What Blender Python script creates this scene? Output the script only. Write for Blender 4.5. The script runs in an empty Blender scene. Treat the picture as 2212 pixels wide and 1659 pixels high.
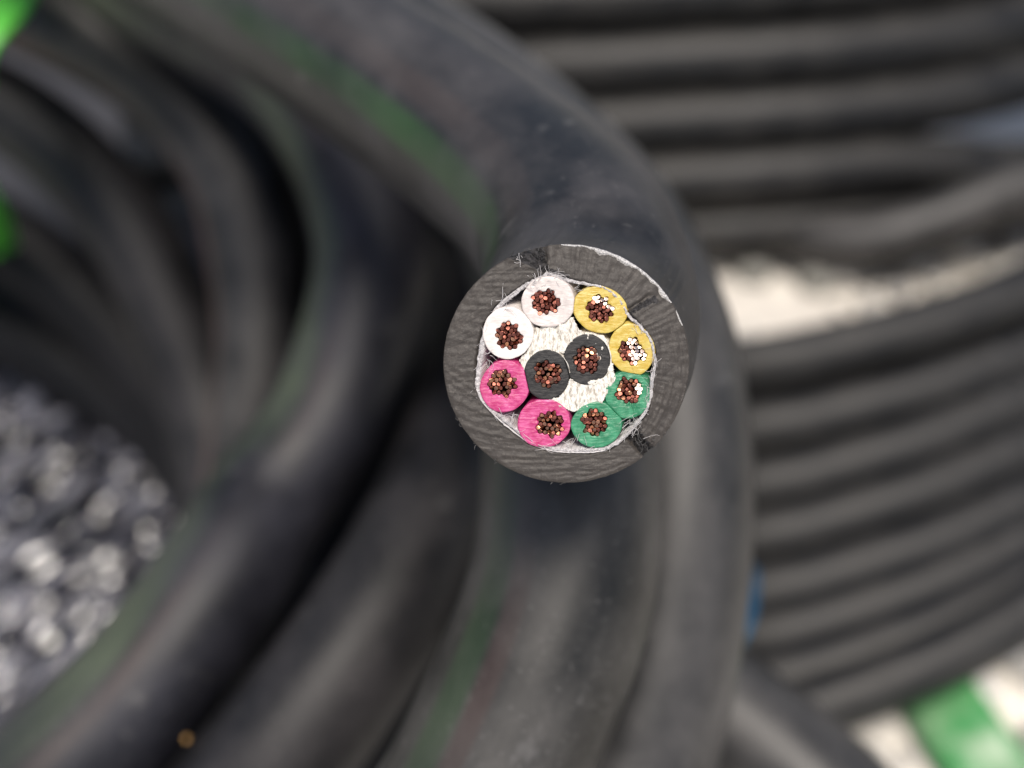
import bpy, math, random
from mathutils import Vector, Matrix, noise
R = random.Random(7)
rad = math.radians
S = bpy.context.scene
COL = S.collection
PI = math.pi

# ------------------------------------------------------------------ camera, sky, sun, exposure
H = 0.225                                    # camera height above the ground (m)
PITCH = rad(45)
cam_d = bpy.data.cameras.new("camera")
cam = bpy.data.objects.new("camera", cam_d)
COL.objects.link(cam)
cam.location = (0, 0, H)
cam.rotation_euler = (PITCH, 0, 0)
cam_d.sensor_width = 36
cam_d.lens = 36
cam_d.clip_start = 0.005
cam_d.clip_end = 200
cam_d.dof.use_dof = True
cam_d.dof.focus_distance = 0.0902
cam_d.dof.aperture_fstop = 9.5
cam_d.dof.aperture_blades = 0
S.camera = cam

L_CAM = Vector((0.04, 0.55, 0.83)).normalized()
CX = Vector((1, 0, 0))
CY = Vector((0, math.cos(PITCH), math.sin(PITCH)))
CZ = Vector((0, -math.sin(PITCH), math.cos(PITCH)))
SUN_DIR = CX * L_CAM.x + CY * L_CAM.y + CZ * L_CAM.z

world = bpy.data.worlds.new("World")
S.world = world
world.use_nodes = True
wn = world.node_tree.nodes
sky = wn.new('ShaderNodeTexSky')
sky.sky_type = 'NISHITA'
sky.sun_disc = False
sky.sun_elevation = math.asin(SUN_DIR.z)
sky.sun_rotation = math.atan2(SUN_DIR.x, SUN_DIR.y)
sky.dust_density = 3.0
wn['Background'].inputs['Strength'].default_value = 0.05
world.node_tree.links.new(sky.outputs[0], wn['Background'].inputs['Color'])

sun_d = bpy.data.lights.new("sun", 'SUN')
sun_d.energy = 1.5
sun_d.angle = rad(28)
sun_d.color = (1.0, 0.93, 0.84)
sun = bpy.data.objects.new("sun", sun_d)
COL.objects.link(sun)
sun.rotation_euler = SUN_DIR.to_track_quat('Z', 'Y').to_euler()

S.view_settings.view_transform = 'Standard'
S.view_settings.look = 'None'
S.view_settings.exposure = 1.32
S.view_settings.gamma = 1
S.cycles.use_denoising = True
S.cycles.max_bounces = 6

# ------------------------------------------------------------------ helpers
def P(px, py, d):
    """A point of the place: sight line (photo 2212 x 1659) at distance d along the view axis."""
    x = (px - 1106) / 2212 * d
    y = (829.5 - py) / 2212 * d
    return Vector((0, 0, H)) + CX * x + CY * y - CZ * d

def G(px, py, z=0.0):
    yn = (829.5 - py) / 2212
    d = (H - z) / (math.sin(PITCH) - yn * math.cos(PITCH))
    return P(px, py, d)

def catmull(pts, step):
    out = []
    n = len(pts)
    for i in range(n - 1):
        p0 = pts[i - 1] if i > 0 else pts[i] * 2 - pts[i + 1]
        p1, p2 = pts[i], pts[i + 1]
        p3 = pts[i + 2] if i + 2 < n else pts[i + 1] * 2 - pts[i]
        m = max(2, int((p2 - p1).length / step))
        for k in range(m):
            t = k / m
            out.append(0.5 * ((2 * p1) + (p2 - p0) * t + (2 * p0 - 5 * p1 + 4 * p2 - p3) * t * t
                              + (3 * p1 - p0 - 3 * p2 + p3) * t ** 3))
    out.append(pts[-1].copy())
    return out

def mesh_obj(name, verts, faces, mats, parent=None, origin=None, smooth=True, uvs=None, mat_idx=None):
    me = bpy.data.meshes.new(name)
    if origin is not None:
        verts = [v - origin for v in verts]
    me.from_pydata([tuple(v) for v in verts], [], faces)
    for m in (mats if isinstance(mats, (list, tuple)) else [mats]):
        me.materials.append(m)
    if smooth:
        me.polygons.foreach_set('use_smooth', [True] * len(me.polygons))
    if mat_idx:
        me.polygons.foreach_set('material_index', mat_idx)
    if uvs:
        lay = me.uv_layers.new(name='UVMap')
        if isinstance(uvs, dict):
            flat = uvs['loops']
        else:
            flat = []
            for f in faces:
                for v in f:
                    flat.extend(uvs[v])
        lay.data.foreach_set('uv', flat)
    me.update()
    o = bpy.data.objects.new(name, me)
    COL.objects.link(o)
    if parent is not None:
        o.parent = parent
    return o

def thing(name, loc, label, cat, group=None):
    o = bpy.data.objects.new(name, None)
    COL.objects.link(o)
    o.location = loc
    o.empty_display_size = 0.01
    tag(o, label, cat, group)
    return o

def tag(o, label, cat, group=None):
    o['label'] = label
    o['category'] = cat
    if group:
        o['group'] = group

def nz(x, y, z=0.0):
    return noise.noise(Vector((x, y, z)))

def fbm(x, y, z=0.0, o=4):
    return noise.fractal(Vector((x, y, z)), 0.9, 2.1, o)

def sstep(a, b, x):
    t = min(1, max(0, (x - a) / (b - a)))
    return t * t * (3 - 2 * t)

# ------------------------------------------------------------------ materials
class NT:
    def __init__(self, name):
        self.m = bpy.data.materials.new(name)
        self.m.use_nodes = True
        self.t = self.m.node_tree
        self.bsdf = self.t.nodes['Principled BSDF']
    def n(self, typ, **kw):
        nd = self.t.nodes.new(typ)
        for k, v in kw.items():
            if k.startswith('i_'):
                nd.inputs[k[2:].replace('_', ' ')].default_value = v
            else:
                setattr(nd, k, v)
        return nd
    def l(self, a, b):
        self.t.links.new(a, b)
    def coord(self, kind='Object', scale=(1, 1, 1), rot=(0, 0, 0)):
        tc = self.n('ShaderNodeTexCoord')
        mp = self.n('ShaderNodeMapping')
        mp.inputs['Scale'].default_value = scale
        mp.inputs['Rotation'].default_value = rot
        self.l(tc.outputs[kind], mp.inputs['Vector'])
        return mp.outputs['Vector']
    def noise(self, vec, scale, detail=4, rough=0.55):
        nd = self.n('ShaderNodeTexNoise')
        nd.inputs['Scale'].default_value = scale
        nd.inputs['Detail'].default_value = detail
        nd.inputs['Roughness'].default_value = rough
        self.l(vec, nd.inputs['Vector'])
        return nd.outputs['Fac']
    def ramp(self, fac, a, b, ca=(0, 0, 0, 1), cb=(1, 1, 1, 1)):
        r = self.n('ShaderNodeValToRGB')
        r.color_ramp.elements[0].position = a
        r.color_ramp.elements[0].color = ca
        r.color_ramp.elements[1].position = b
        r.color_ramp.elements[1].color = cb
        self.l(fac, r.inputs['Fac'])
        return r.outputs['Color']
    def mix(self, fac, a, b, blend='MIX'):
        mx = self.n('ShaderNodeMix', data_type='RGBA', blend_type=blend)
        for sock, v in ((0, fac), (6, a), (7, b)):
            if isinstance(v, (int, float)):
                mx.inputs[sock].default_value = v
            elif isinstance(v, tuple):
                mx.inputs[sock].default_value = v if len(v) == 4 else (*v, 1)
            else:
                self.l(v, mx.inputs[sock])
        return mx.outputs[2]
    def math(self, op, a, b=None, clamp=False):
        nd = self.n('ShaderNodeMath', operation=op, use_clamp=clamp)
        for i, v in enumerate((a, b)):
            if v is None:
                continue
            if isinstance(v, (int, float)):
                nd.inputs[i].default_value = v
            else:
                self.l(v, nd.inputs[i])
        return nd.outputs[0]
    def bump(self, height, dist, strength=1.0, prev=None):
        b = self.n('ShaderNodeBump')
        b.inputs['Strength'].default_value = strength
        b.inputs['Distance'].default_value = dist
        self.l(height, b.inputs['Height'])
        if prev is not None:
            self.l(prev, b.inputs['Normal'])
        return b.outputs['Normal']
    def out(self, base=None, rough=None, normal=None, metal=None, spec=None, **kw):
        for key, v in (('Base Color', base), ('Roughness', rough), ('Metallic', metal), ('Normal', normal),
                       ('Specular IOR Level', spec)):
            if v is None:
                continue
            if isinstance(v, (int, float)):
                self.bsdf.inputs[key].default_value = v
            elif isinstance(v, tuple):
                self.bsdf.inputs[key].default_value = v if len(v) == 4 else (*v, 1)
            else:
                self.l(v, self.bsdf.inputs[key])
        for k, v in kw.items():
            self.bsdf.inputs[k.replace('_', ' ')].default_value = v
        return self.m

def rubber(name, base, dust, stripes=(), rough=0.50, dust_amt=0.6, spec=0.4, speck_amt=0.3):
    """Black sheath: UV u runs once around the cable, v is metres along it. Stripes are coloured lines along it (u, width, colour, strength)."""
    k = NT(name)
    uv = k.coord('UV', (3.0, 26, 1))
    obj = k.coord('Object', (1, 1, 1))
    d1 = k.noise(uv, 1.6, 5, 0.6)
    d2 = k.noise(obj, 1500, 3, 0.6)
    f = k.ramp(d1, 0.39, 0.66)
    scuff = k.ramp(k.noise(k.coord('UV', (5, 70, 1)), 1.2, 4, 0.7), 0.62, 0.72)
    c = k.mix(k.math('MULTIPLY', f, dust_amt), base, dust)
    c = k.mix(k.math('MULTIPLY', scuff, 0.35), c, (0.17, 0.165, 0.16))
    speck = k.ramp(d2, 0.62, 0.72)
    c = k.mix(k.math('MULTIPLY', speck, speck_amt), c, (0.24, 0.23, 0.22))
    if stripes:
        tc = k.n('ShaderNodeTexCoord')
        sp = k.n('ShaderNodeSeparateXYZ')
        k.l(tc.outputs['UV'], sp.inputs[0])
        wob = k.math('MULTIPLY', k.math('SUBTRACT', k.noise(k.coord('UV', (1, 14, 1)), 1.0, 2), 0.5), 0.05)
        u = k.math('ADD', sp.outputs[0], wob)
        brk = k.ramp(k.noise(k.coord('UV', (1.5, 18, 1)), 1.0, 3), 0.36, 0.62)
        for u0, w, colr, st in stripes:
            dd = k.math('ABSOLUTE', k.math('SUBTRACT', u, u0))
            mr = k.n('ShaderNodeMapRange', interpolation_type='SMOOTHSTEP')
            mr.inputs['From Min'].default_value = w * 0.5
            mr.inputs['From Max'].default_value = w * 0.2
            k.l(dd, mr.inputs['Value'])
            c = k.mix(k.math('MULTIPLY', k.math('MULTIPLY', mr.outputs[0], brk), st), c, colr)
    r = k.ramp(d1, 0.3, 0.8, (rough - 0.08,) * 3 + (1,), (rough + 0.16,) * 3 + (1,))
    nrm = k.bump(k.noise(obj, 1600, 3), 0.00003, 0.6)
    return k.out(c, r, nrm, spec=spec)

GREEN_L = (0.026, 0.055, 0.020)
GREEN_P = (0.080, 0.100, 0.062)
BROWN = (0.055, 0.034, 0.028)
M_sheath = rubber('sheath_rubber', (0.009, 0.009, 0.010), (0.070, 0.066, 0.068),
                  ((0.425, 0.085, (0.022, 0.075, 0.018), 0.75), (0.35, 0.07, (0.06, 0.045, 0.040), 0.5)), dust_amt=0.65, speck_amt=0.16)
M_turn_plain = rubber('turn_rubber', (0.006, 0.006, 0.007), (0.044, 0.040, 0.042), dust_amt=0.6, rough=0.52, spec=0.35)
M_turn_dusty = rubber('dusty_turn_rubber', (0.014, 0.014, 0.014), (0.088, 0.083, 0.080), dust_amt=0.7, rough=0.46, spec=0.45)
M_turn_shaded = rubber('shaded_turn_rubber', (0.006, 0.006, 0.007), (0.020, 0.019, 0.021), dust_amt=0.6, rough=0.6, spec=0.2)  # darker copy of the rubber, paints shade onto the inner and lower turns
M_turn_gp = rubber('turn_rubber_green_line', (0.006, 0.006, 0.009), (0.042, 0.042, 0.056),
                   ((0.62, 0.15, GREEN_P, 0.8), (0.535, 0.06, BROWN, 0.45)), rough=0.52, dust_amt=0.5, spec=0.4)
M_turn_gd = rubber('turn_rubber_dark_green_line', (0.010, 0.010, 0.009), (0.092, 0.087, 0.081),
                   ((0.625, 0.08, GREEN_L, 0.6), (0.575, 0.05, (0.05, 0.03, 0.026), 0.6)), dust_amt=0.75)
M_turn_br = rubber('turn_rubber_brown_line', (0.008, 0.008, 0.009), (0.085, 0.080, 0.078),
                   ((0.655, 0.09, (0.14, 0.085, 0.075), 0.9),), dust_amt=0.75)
M_right = rubber('right_coil_rubber', (0.006, 0.006, 0.006), (0.042, 0.039, 0.035), dust_amt=0.6, rough=0.48, spec=0.4)

# cut face of the sheath (UV = photo-close-up units / 100 in the cut plane)
k = NT('cut_rubber')
uv = k.coord('UV', (1, 1, 1))
at = k.n('ShaderNodeAttribute', attribute_name='grain')
cmb = k.n('ShaderNodeCombineXYZ')
k.l(at.outputs['Fac'], cmb.inputs[0])
vm = k.n('ShaderNodeVectorMath', operation='MULTIPLY_ADD')
k.l(uv, vm.inputs[0])
vm.inputs[1].default_value = (0.10, 0.10, 0)
k.l(cmb.outputs[0], vm.inputs[2])
streak = k.noise(vm.outputs[0], 4.5, 4, 0.7)
line = k.noise(vm.outputs[0], 6.5, 2, 0.5)
fine = k.noise(uv, 5.5, 4, 0.6)
broad = k.noise(uv, 0.55, 2)
c = k.mix(k.ramp(streak, 0.32, 0.68), (0.062, 0.054, 0.047), (0.118, 0.103, 0.090))
c = k.mix(k.math('MULTIPLY', k.ramp(broad, 0.35, 0.65), 0.35), c, (0.046, 0.040, 0.037))
c = k.mix(k.math('MULTIPLY', k.ramp(line, 0.64, 0.72), 0.3), c, (0.015, 0.013, 0.012))
c = k.mix(k.math('MULTIPLY', k.ramp(fine, 0.60, 0.72), 0.45), c, (0.24, 0.22, 0.20))
c = k.mix(k.math('MULTIPLY', k.ramp(fine, 0.40, 0.30), 0.45), c, (0.022, 0.019, 0.017))
nb = k.bump(fine, 0.00006, 0.7)
nb = k.bump(streak, 0.00005, 0.7, nb)
M_cut = k.out(c, 0.5, nb, spec=0.3)

k = NT('torn_rubber')
uv = k.coord('UV')
f = k.noise(uv, 3.5, 5, 0.75)
f2 = k.noise(k.coord('UV', (1, 2.2, 1), (0, 0, 0.7)), 4.5, 4, 0.7)
c = k.mix(k.ramp(f, 0.42, 0.62), (0.014, 0.013, 0.013), (0.075, 0.070, 0.071))
c = k.mix(k.math('MULTIPLY', k.ramp(f2, 0.62, 0.70), 0.6), c, (0.30, 0.285, 0.275))
M_torn = k.out(c, 0.6, k.bump(f2, 0.00015, 1.0, k.bump(f, 0.0002, 1.0)), spec=0.3)
k = NT('rubber_lip_highlight')
uv = k.coord('UV')
f = k.noise(uv, 9, 4, 0.7)
M_lip = k.out(k.mix(k.ramp(f, 0.33, 0.6), (0.16, 0.155, 0.15), (0.62, 0.60, 0.58)), 0.28, k.bump(f, 0.00008, 0.7), spec=0.6)  # pale colour paints the bright highlight along the rim lip

def plastic(name, col, col2, dark, rot, rough=0.32, specks=0.0, sss=0.0):
    k = NT(name)
    uv = k.coord('UV')
    st = k.coord('UV', (0.55, 3.0, 1), (0, 0, rot))
    n1 = k.noise(st, 2.6, 4, 0.65)
    n2 = k.noise(uv, 1.4, 3)
    n3 = k.noise(uv, 6.5, 3, 0.6)
    c = k.mix(k.ramp(n1, 0.36, 0.68), col, col2)
    c = k.mix(k.math('MULTIPLY', k.ramp(n2, 0.40, 0.62), 0.7), c, dark)
    thin = k.ramp(k.noise(k.coord('UV', (0.35, 6, 1), (0, 0, rot + 0.06)), 2.0, 2), 0.63, 0.70)
    c = k.mix(k.math('MULTIPLY', thin, 0.28), c, tuple(min(1, v * 1.25 + 0.12) for v in col2))
    if specks:
        c = k.mix(k.math('MULTIPLY', k.ramp(n3, 0.69, 0.73), specks), c, (0.16, 0.14, 0.12))
    nb = k.bump(n1, 0.00005, 0.7)
    nb = k.bump(n3, 0.00003, 0.6, nb)
    m = k.out(c, rough, nb, spec=0.5)
    if sss:
        k.bsdf.inputs['Subsurface Weight'].default_value = sss
        k.bsdf.inputs['Subsurface Radius'].default_value = (0.0006, 0.0005, 0.0005)
        k.bsdf.inputs['Subsurface Scale'].default_value = 1.0
    return m

M_white = plastic('white_insulation', (0.70, 0.64, 0.60), (0.86, 0.82, 0.78), (0.62, 0.55, 0.51), 0.25, specks=0.6)
M_white2 = plastic('dull_white_insulation', (0.62, 0.55, 0.51), (0.74, 0.67, 0.63), (0.52, 0.46, 0.43), 0.5, specks=0.4)
M_pink = plastic('pink_insulation', (0.50, 0.034, 0.175), (0.68, 0.15, 0.33), (0.40, 0.012, 0.10), -0.15)
M_green = plastic('green_insulation', (0.032, 0.225, 0.105), (0.085, 0.33, 0.18), (0.012, 0.14, 0.06), -0.1)
M_yellow = plastic('yellow_insulation', (0.52, 0.40, 0.085), (0.66, 0.52, 0.15), (0.50, 0.32, 0.025), 1.3)
M_black = plastic('black_insulation', (0.009, 0.008, 0.0075), (0.026, 0.023, 0.021), (0.006, 0.0055, 0.005), 0.9, 0.55)

k = NT('filler_paper')
f1 = k.noise(k.coord('UV', (2.2, 0.7, 1), (0, 0, 0.15)), 2.2, 5, 0.7)
f2 = k.noise(k.coord('UV'), 6, 3)
c = k.mix(k.ramp(f1, 0.38, 0.52), (0.40, 0.35, 0.28), (0.86, 0.82, 0.74))
f3 = k.noise(k.coord('UV', (2.6, 0.5, 1), (0, 0, -0.1)), 3.0, 3, 0.6)
c = k.mix(k.math('MULTIPLY', k.ramp(f3, 0.60, 0.68), 0.5), c, (0.14, 0.12, 0.095))
c = k.mix(k.math('MULTIPLY', k.ramp(f2, 0.70, 0.74), 0.55), c, (0.15, 0.13, 0.11))
M_filler = k.out(c, 0.85, k.bump(f1, 0.00020, 1.0), spec=0.2)

k = NT('fleece')
f1 = k.noise(k.coord('UV'), 6, 4, 0.75)
M_fleece = k.out(k.mix(k.ramp(f1, 0.32, 0.66), (0.22, 0.205, 0.205), (0.76, 0.73, 0.72)), 0.9, k.bump(f1, 0.0001, 1.0), spec=0.15)
k = NT('fleece_fibre')
M_fibre = k.out((0.66, 0.63, 0.62), 0.7, spec=0.3)

k = NT('copper')
f1 = k.noise(k.coord('Object'), 9000, 3)
M_copper = k.out(k.mix(f1, (0.32, 0.13, 0.075), (0.66, 0.34, 0.20)), 0.30, k.bump(f1, 0.00002, 0.6), 1.0)
k = NT('dull_copper')
f1 = k.noise(k.coord('Object'), 7000, 3)
M_dull = k.out(k.mix(f1, (0.13, 0.036, 0.024), (0.34, 0.125, 0.090)), 0.36, k.bump(f1, 0.00003, 0.7), 0.85)
k = NT('copper_dark')
M_copper_side = k.out((0.16, 0.04, 0.02), 0.38, None, 1.0)
k = NT('glint_copper')
M_bright = k.out((0.92, 0.70, 0.58), 0.30, None, 1.0)  # lighter copper, puts the glint into the colour of these strands

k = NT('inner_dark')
M_dark = k.out((0.012, 0.011, 0.011), 0.8, spec=0.2)  # near-black paints the shade inside the hollow and the bores

k = NT('shaving_rubber')
M_shav = k.out((0.06, 0.057, 0.055), 0.5)

# ------------------------------------------------------------------ ground
k = NT('pale_concrete')
g1 = k.noise(k.coord('Object'), 45, 5, 0.65)
g2 = k.noise(k.coord('Object'), 160, 3, 0.6)
c = k.mix(k.ramp(g1, 0.38, 0.66), (0.55, 0.515, 0.465), (0.80, 0.755, 0.67))
c = k.mix(k.math('MULTIPLY', k.ramp(g2, 0.6, 0.75), 0.35), c, (0.25, 0.23, 0.20))
M_ground = k.out(c, 0.85, k.bump(g2, 0.002, 0.5))
gv = [Vector((x * 20, y * 20, 0)) for x, y in ((-1, -1), (1, -1), (1, 1), (-1, 1))]
ground = mesh_obj('ground', gv, [(0, 1, 2, 3)], M_ground, smooth=False)
ground['kind'] = 'structure'

# ------------------------------------------------------------------ the cut cable: frame along its path
UNIT = 0.09 / 4000 / 1.659                    # one close-up unit in the cut plane (m)
C0 = (852.0, 860.0)
path_px = [(1224.1, 784.4, 0.090), (1258, 728, 0.0970), (1270, 640, 0.1045), (1230, 505, 0.114),
           (1087, 360, 0.127), (860, 195, 0.140), (560, 0, 0.156), (250, -170, 0.172), (-250, -420, 0.20), (-900, -600, 0.24)]
path = catmull([P(*p) for p in path_px], 0.0012)
cum = [0.0]
for a, b in zip(path, path[1:]):
    cum.append(cum[-1] + (b - a).length)
tang = []
for i in range(len(path)):
    a = path[max(0, i - 1)]
    b = path[min(len(path) - 1, i + 1)]
    tang.append((b - a).normalized())
E1 = []
e = (CX - tang[0] * CX.dot(tang[0])).normalized()
for i, t in enumerate(tang):
    e = (e - t * e.dot(t)).normalized()
    E1.append(e.copy())

def ring_frame(i):
    w = sstep(0.0, 0.022, cum[i])
    e1 = (CX * (1 - w) + E1[i] * w).normalized()
    t = tang[i]
    e2p = (-t).cross(E1[i]).normalized()          # -t points to the viewer at the cut
    e2 = (CY * (1 - w) + e2p * w).normalized()
    return path[i], e1, e2, w

def deep(x, y, s):
    """Close-up position (x, y) carried s metres into the cable along its axis."""
    i = 0
    while i < len(cum) - 2 and cum[i + 1] < s:
        i += 1
    f = (s - cum[i]) / (cum[i + 1] - cum[i])
    c = path[i].lerp(path[i + 1], f)
    _, e1, e2, _ = ring_frame(i)
    return c + e1 * ((x - C0[0]) * UNIT) + e2 * ((C0[1] - y) * UNIT)

def face_pt(x, y, h=0.0):
    return path[0] + CX * ((x - C0[0]) * UNIT) + CY * ((C0[1] - y) * UNIT) + CZ * (h * UNIT)

ORG = P(1224.1, 784.4, 0.090)
cable = thing('cut_cable', ORG, 'thick black cable with cut end showing ten coloured copper cores', 'cable')

# inner outline of the sheath as a radius per angle
inner_poly = [(745, 262), (830, 300), (960, 330), (1085, 362), (1200, 440), (1268, 540), (1325, 600), (1400, 690),
              (1432, 780), (1436, 860), (1418, 960), (1410, 1060), (1390, 1160), (1345, 1235), (1300, 1290),
              (1220, 1370), (1130, 1428), (1000, 1450), (850, 1450), (720, 1430), (600, 1385), (500, 1315),
              (400, 1228), (300, 1118), (255, 1010), (254, 880), (272, 740), (308, 610), (378, 500), (478, 410),
              (600, 330), (698, 282)]
def poly_radius(poly, th):
    dx, dy = math.cos(th), -math.sin(th)
    best = 0
    n = len(poly)
    for i in range(n):
        x1, y1 = poly[i][0] - C0[0], poly[i][1] - C0[1]
        x2, y2 = poly[(i + 1) % n][0] - C0[0], poly[(i + 1) % n][1] - C0[1]
        ex, ey = x2 - x1, y2 - y1
        den = dx * ey - dy * ex
        if abs(den) < 1e-9:
            continue
        t = (x1 * ey - y1 * ex) / den
        u = (x1 * dy - y1 * dx) / den
        if t > 0 and -1e-6 <= u <= 1 + 1e-6:
            best = max(best, t)
    return best

NT_ = 420
ths = [2 * PI * j / NT_ for j in range(NT_)]
rin = [poly_radius(inner_poly, t) for t in ths]
for _ in range(3):
    rin = [(rin[j - 1] + 2 * rin[j] + rin[(j + 1) % NT_]) / 4 for j in range(NT_)]
rin = [r + 3.5 * fbm(20 * math.cos(t), 20 * math.sin(t), 3) for r, t in zip(rin, ths)]
def rout_f(t):
    e = 1.0 / math.sqrt((math.cos(t) / 799) ** 2 + (math.sin(t) / 776) ** 2)
    return e + 1.6 * fbm(14 * math.cos(t), 14 * math.sin(t), 9)
rout = [rout_f(t) for t in ths]
def deg(t):
    d = math.degrees(t) % 360
    return d - 360 if d > 180 else d
def lip_w(d):
    if 12 < d < 101:
        return max(1.0, 46 * math.sin(PI * (d - 12) / 89) ** 1.3 * (0.8 + 0.8 * fbm(d * 0.13, 2.2, 5)))
    return 1.0

def face_height(x, y, t, d, q):
    """Relief of the knife-cut face. q runs 0 (inside) to 1 (outside)."""
    r = math.hypot(x - C0[0], y - C0[1])
    right = -43.5 < d < 100
    h = 5.0 * fbm(x * 0.022, y * 0.022, 1)
    if right:
        h += -14 - 16 * q + 6 * fbm(d * 0.45, r * 0.0035, 4)
        if d < 25:
            h += 5 * fbm(r * 0.045, d * 0.05, 12)
        bs = math.exp(-((d - 36.5 - 3 * (0.5 - q)) / 2.4) ** 2)
        h += bs * (-7 + 26 * abs(fbm(x * 0.04, y * 0.04, 21)))
        h -= 26 * math.exp(-((d - 39.6 - 3 * (0.5 - q) - nz(r * 0.02, 5)) / 0.8) ** 2) * (1 - sstep(0.55, 0.9, q))
    else:
        h += 5 * fbm(x * 0.006 + y * 0.001, y * 0.04, 6)
        if d < -60:
            arc = math.hypot(x - 640, y - 250)
            h += 7 * fbm(arc * 0.035, 0.6 * math.atan2(y - 250, x - 640), 14)
        if 165 < d or d < -168:
            for yy, a in ((955, 11), (985, 8), (1030, 7), (1062, 14), (1076, 9)):
                w = 5.5
                h -= a * math.exp(-((y - yy - 3 * nz(x * 0.05, yy)) / w) ** 2)
        h -= 6 * sstep(0.9, 1.0, q)
    # torn wedge at the top
    lo = 101.5 - 1.5 * q
    hi = 104 + 15 * q + 1.2 * nz(r * 0.03, 3)
    wdg = sstep(lo - 1.2, lo + 0.8, d) * (1 - sstep(hi - 1.5, hi + 1.0, d))
    fr = min(1, max(0, (d - lo) / max(1.0, hi - lo)))
    h += wdg * (-62 * (1 - fr) ** 0.8 + 20 * fbm(x * 0.028, y * 0.028, 17))
    h += 12 * math.exp(-((d - hi - 0.5) / 0.9) ** 2) * (0.6 + nz(r * 0.05, 4))
    # torn wedge at the lower right with its ragged ridge
    lo2, hi2 = -51.5 + 1.0 * q, -43.6 - 0.6 * q
    wd2 = sstep(lo2 - 1.5, lo2 + 2.5, d) * (1 - sstep(hi2 - 0.8, hi2 + 0.6, d))
    h += wd2 * (-74 + 26 * fbm(x * 0.03, y * 0.03, 27) + 10 * fbm(x * 0.09, y * 0.09, 28))
    rdg = math.exp(-((d + 43.2 + 0.8 * nz(r * 0.03, 7)) / 0.9) ** 2)
    h += rdg * (20 + 16 * nz(r * 0.06, 31))
    return h

NF = 30
rows = []      # each row: list of (world point, uv)
def row_deep(radii, s):
    return [deep(C0[0] + r * math.cos(t), C0[1] - r * math.sin(t), s) for r, t in zip(radii, ths)]
uvrow = []
for s in (0.016, 0.010, 0.005, 0.0025, 0.0012):
    rows.append(row_deep(rin, s)); uvrow.append(rin)
lips = [lip_w(deg(t)) for t in ths]
edge_h = None
for c_ in range(NF + 1):
    q = c_ / NF
    rr, pts = [], []
    for j, t in enumerate(ths):
        r = rin[j] + (rout[j] - lips[j] - rin[j]) * q
        x, y = C0[0] + r * math.cos(t), C0[1] - r * math.sin(t)
        h = face_height(x, y, t, deg(t), q)
        if q == 0: h -= 5
        pts.append(face_pt(x, y, h)); rr.append(r)
        if c_ == NF:
            edge_h = edge_h or []
            edge_h.append(h)
    rows.append(pts); uvrow.append(rr)
n_face_rows = len(rows)
for f, dh in ((0.03, -24), (0.13, -26), (0.30, -6), (0.65, -7), (1.0, -18)):
    rr, pts = [], []
    for j, t in enumerate(ths):
        wl = min(1, lips[j] / 20)
        r = rout[j] - lips[j] * (1 - f)
        x, y = C0[0] + r * math.cos(t), C0[1] - r * math.sin(t)
        pts.append(face_pt(x, y, edge_h[j] + dh * wl + wl * 3 * fbm(x * 0.05, y * 0.05, 40))); rr.append(r)
    rows.append(pts); uvrow.append(rr)
last_h = [edge_h[j] - 18 * min(1, lips[j] / 20) for j in range(NT_)]
n_lip_rows = len(rows)
for i in range(1, len(path)):
    c, e1, e2, w = ring_frame(i)
    if cum[i] < 0.0007:
        continue
    pts = []
    near = 1 - sstep(0.0, 0.012, cum[i])
    for j, t in enumerate(ths):
        R_ = rout[j] * UNIT * (1 - w) + 0.0110 * w
        bmp = 0.00006 * fbm(6 * math.cos(t) + cum[i] * 500, 6 * math.sin(t), cum[i] * 90) * (0.3 + near)
        p = c + (e1 * math.cos(t) + e2 * math.sin(t)) * (R_ + bmp)
        p += CZ * (last_h[j] * UNIT * near)
        pts.append(p)
    rows.append(pts); uvrow.append(None)
verts = [p for r in rows for p in r]
faces, midx, loops = [], [], []
vpos = []
acc = 0
for ri in range(len(rows)):
    vpos.append(acc)
    if ri >= n_lip_rows - 1 and ri < len(rows) - 1:
        acc += (rows[ri + 1][0] - rows[ri][0]).length
for ri in range(len(rows) - 1):
    isface = ri + 1 < n_lip_rows
    for j in range(NT_):
        j2 = (j + 1) % NT_
        faces.append((ri * NT_ + j, ri * NT_ + j2, (ri + 1) * NT_ + j2, (ri + 1) * NT_ + j))
        if ri < 4:
            midx.append(3)
        elif ri < n_face_rows - 1:
            d_, q_ = deg(ths[j]), (ri - 5) / NF
            w_ = 1.5 * nz(d_ * 0.7, q_ * 9, 2)
            torn = (100.5 < d_ + 0.4 * w_ < 104 + 15 * q_ + w_ or -51.0 < d_ + w_ < -44.2
                    or (abs(d_ - 36.5 - 3 * (0.5 - q_)) < 1.7 + w_ and q_ < 0.86) or (88 < d_ < 101 and q_ < 0.10 + 0.05 * w_))
            midx.append(4 if torn else 1)
        elif ri < n_lip_rows - 1:
            midx.append(2 if lips[j] > 7 else 1)
        else:
            midx.append(0)
        if isface:
            for (a, jj) in ((ri, j), (ri, j2), (ri + 1, j2), (ri + 1, j)):
                r = uvrow[a][jj]
                loops += [(r * math.cos(ths[jj])) / 100, (r * math.sin(ths[jj])) / 100]
        else:
            u1, u2 = j / NT_, (j + 1) / NT_
            loops += [u1, vpos[ri], u2, vpos[ri], u2, vpos[ri + 1], u1, vpos[ri + 1]]
sheath = mesh_obj('sheath', verts, faces, [M_sheath, M_cut, M_lip, M_dark, M_torn], cable, ORG, uvs={'loops': loops}, mat_idx=midx)

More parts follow.
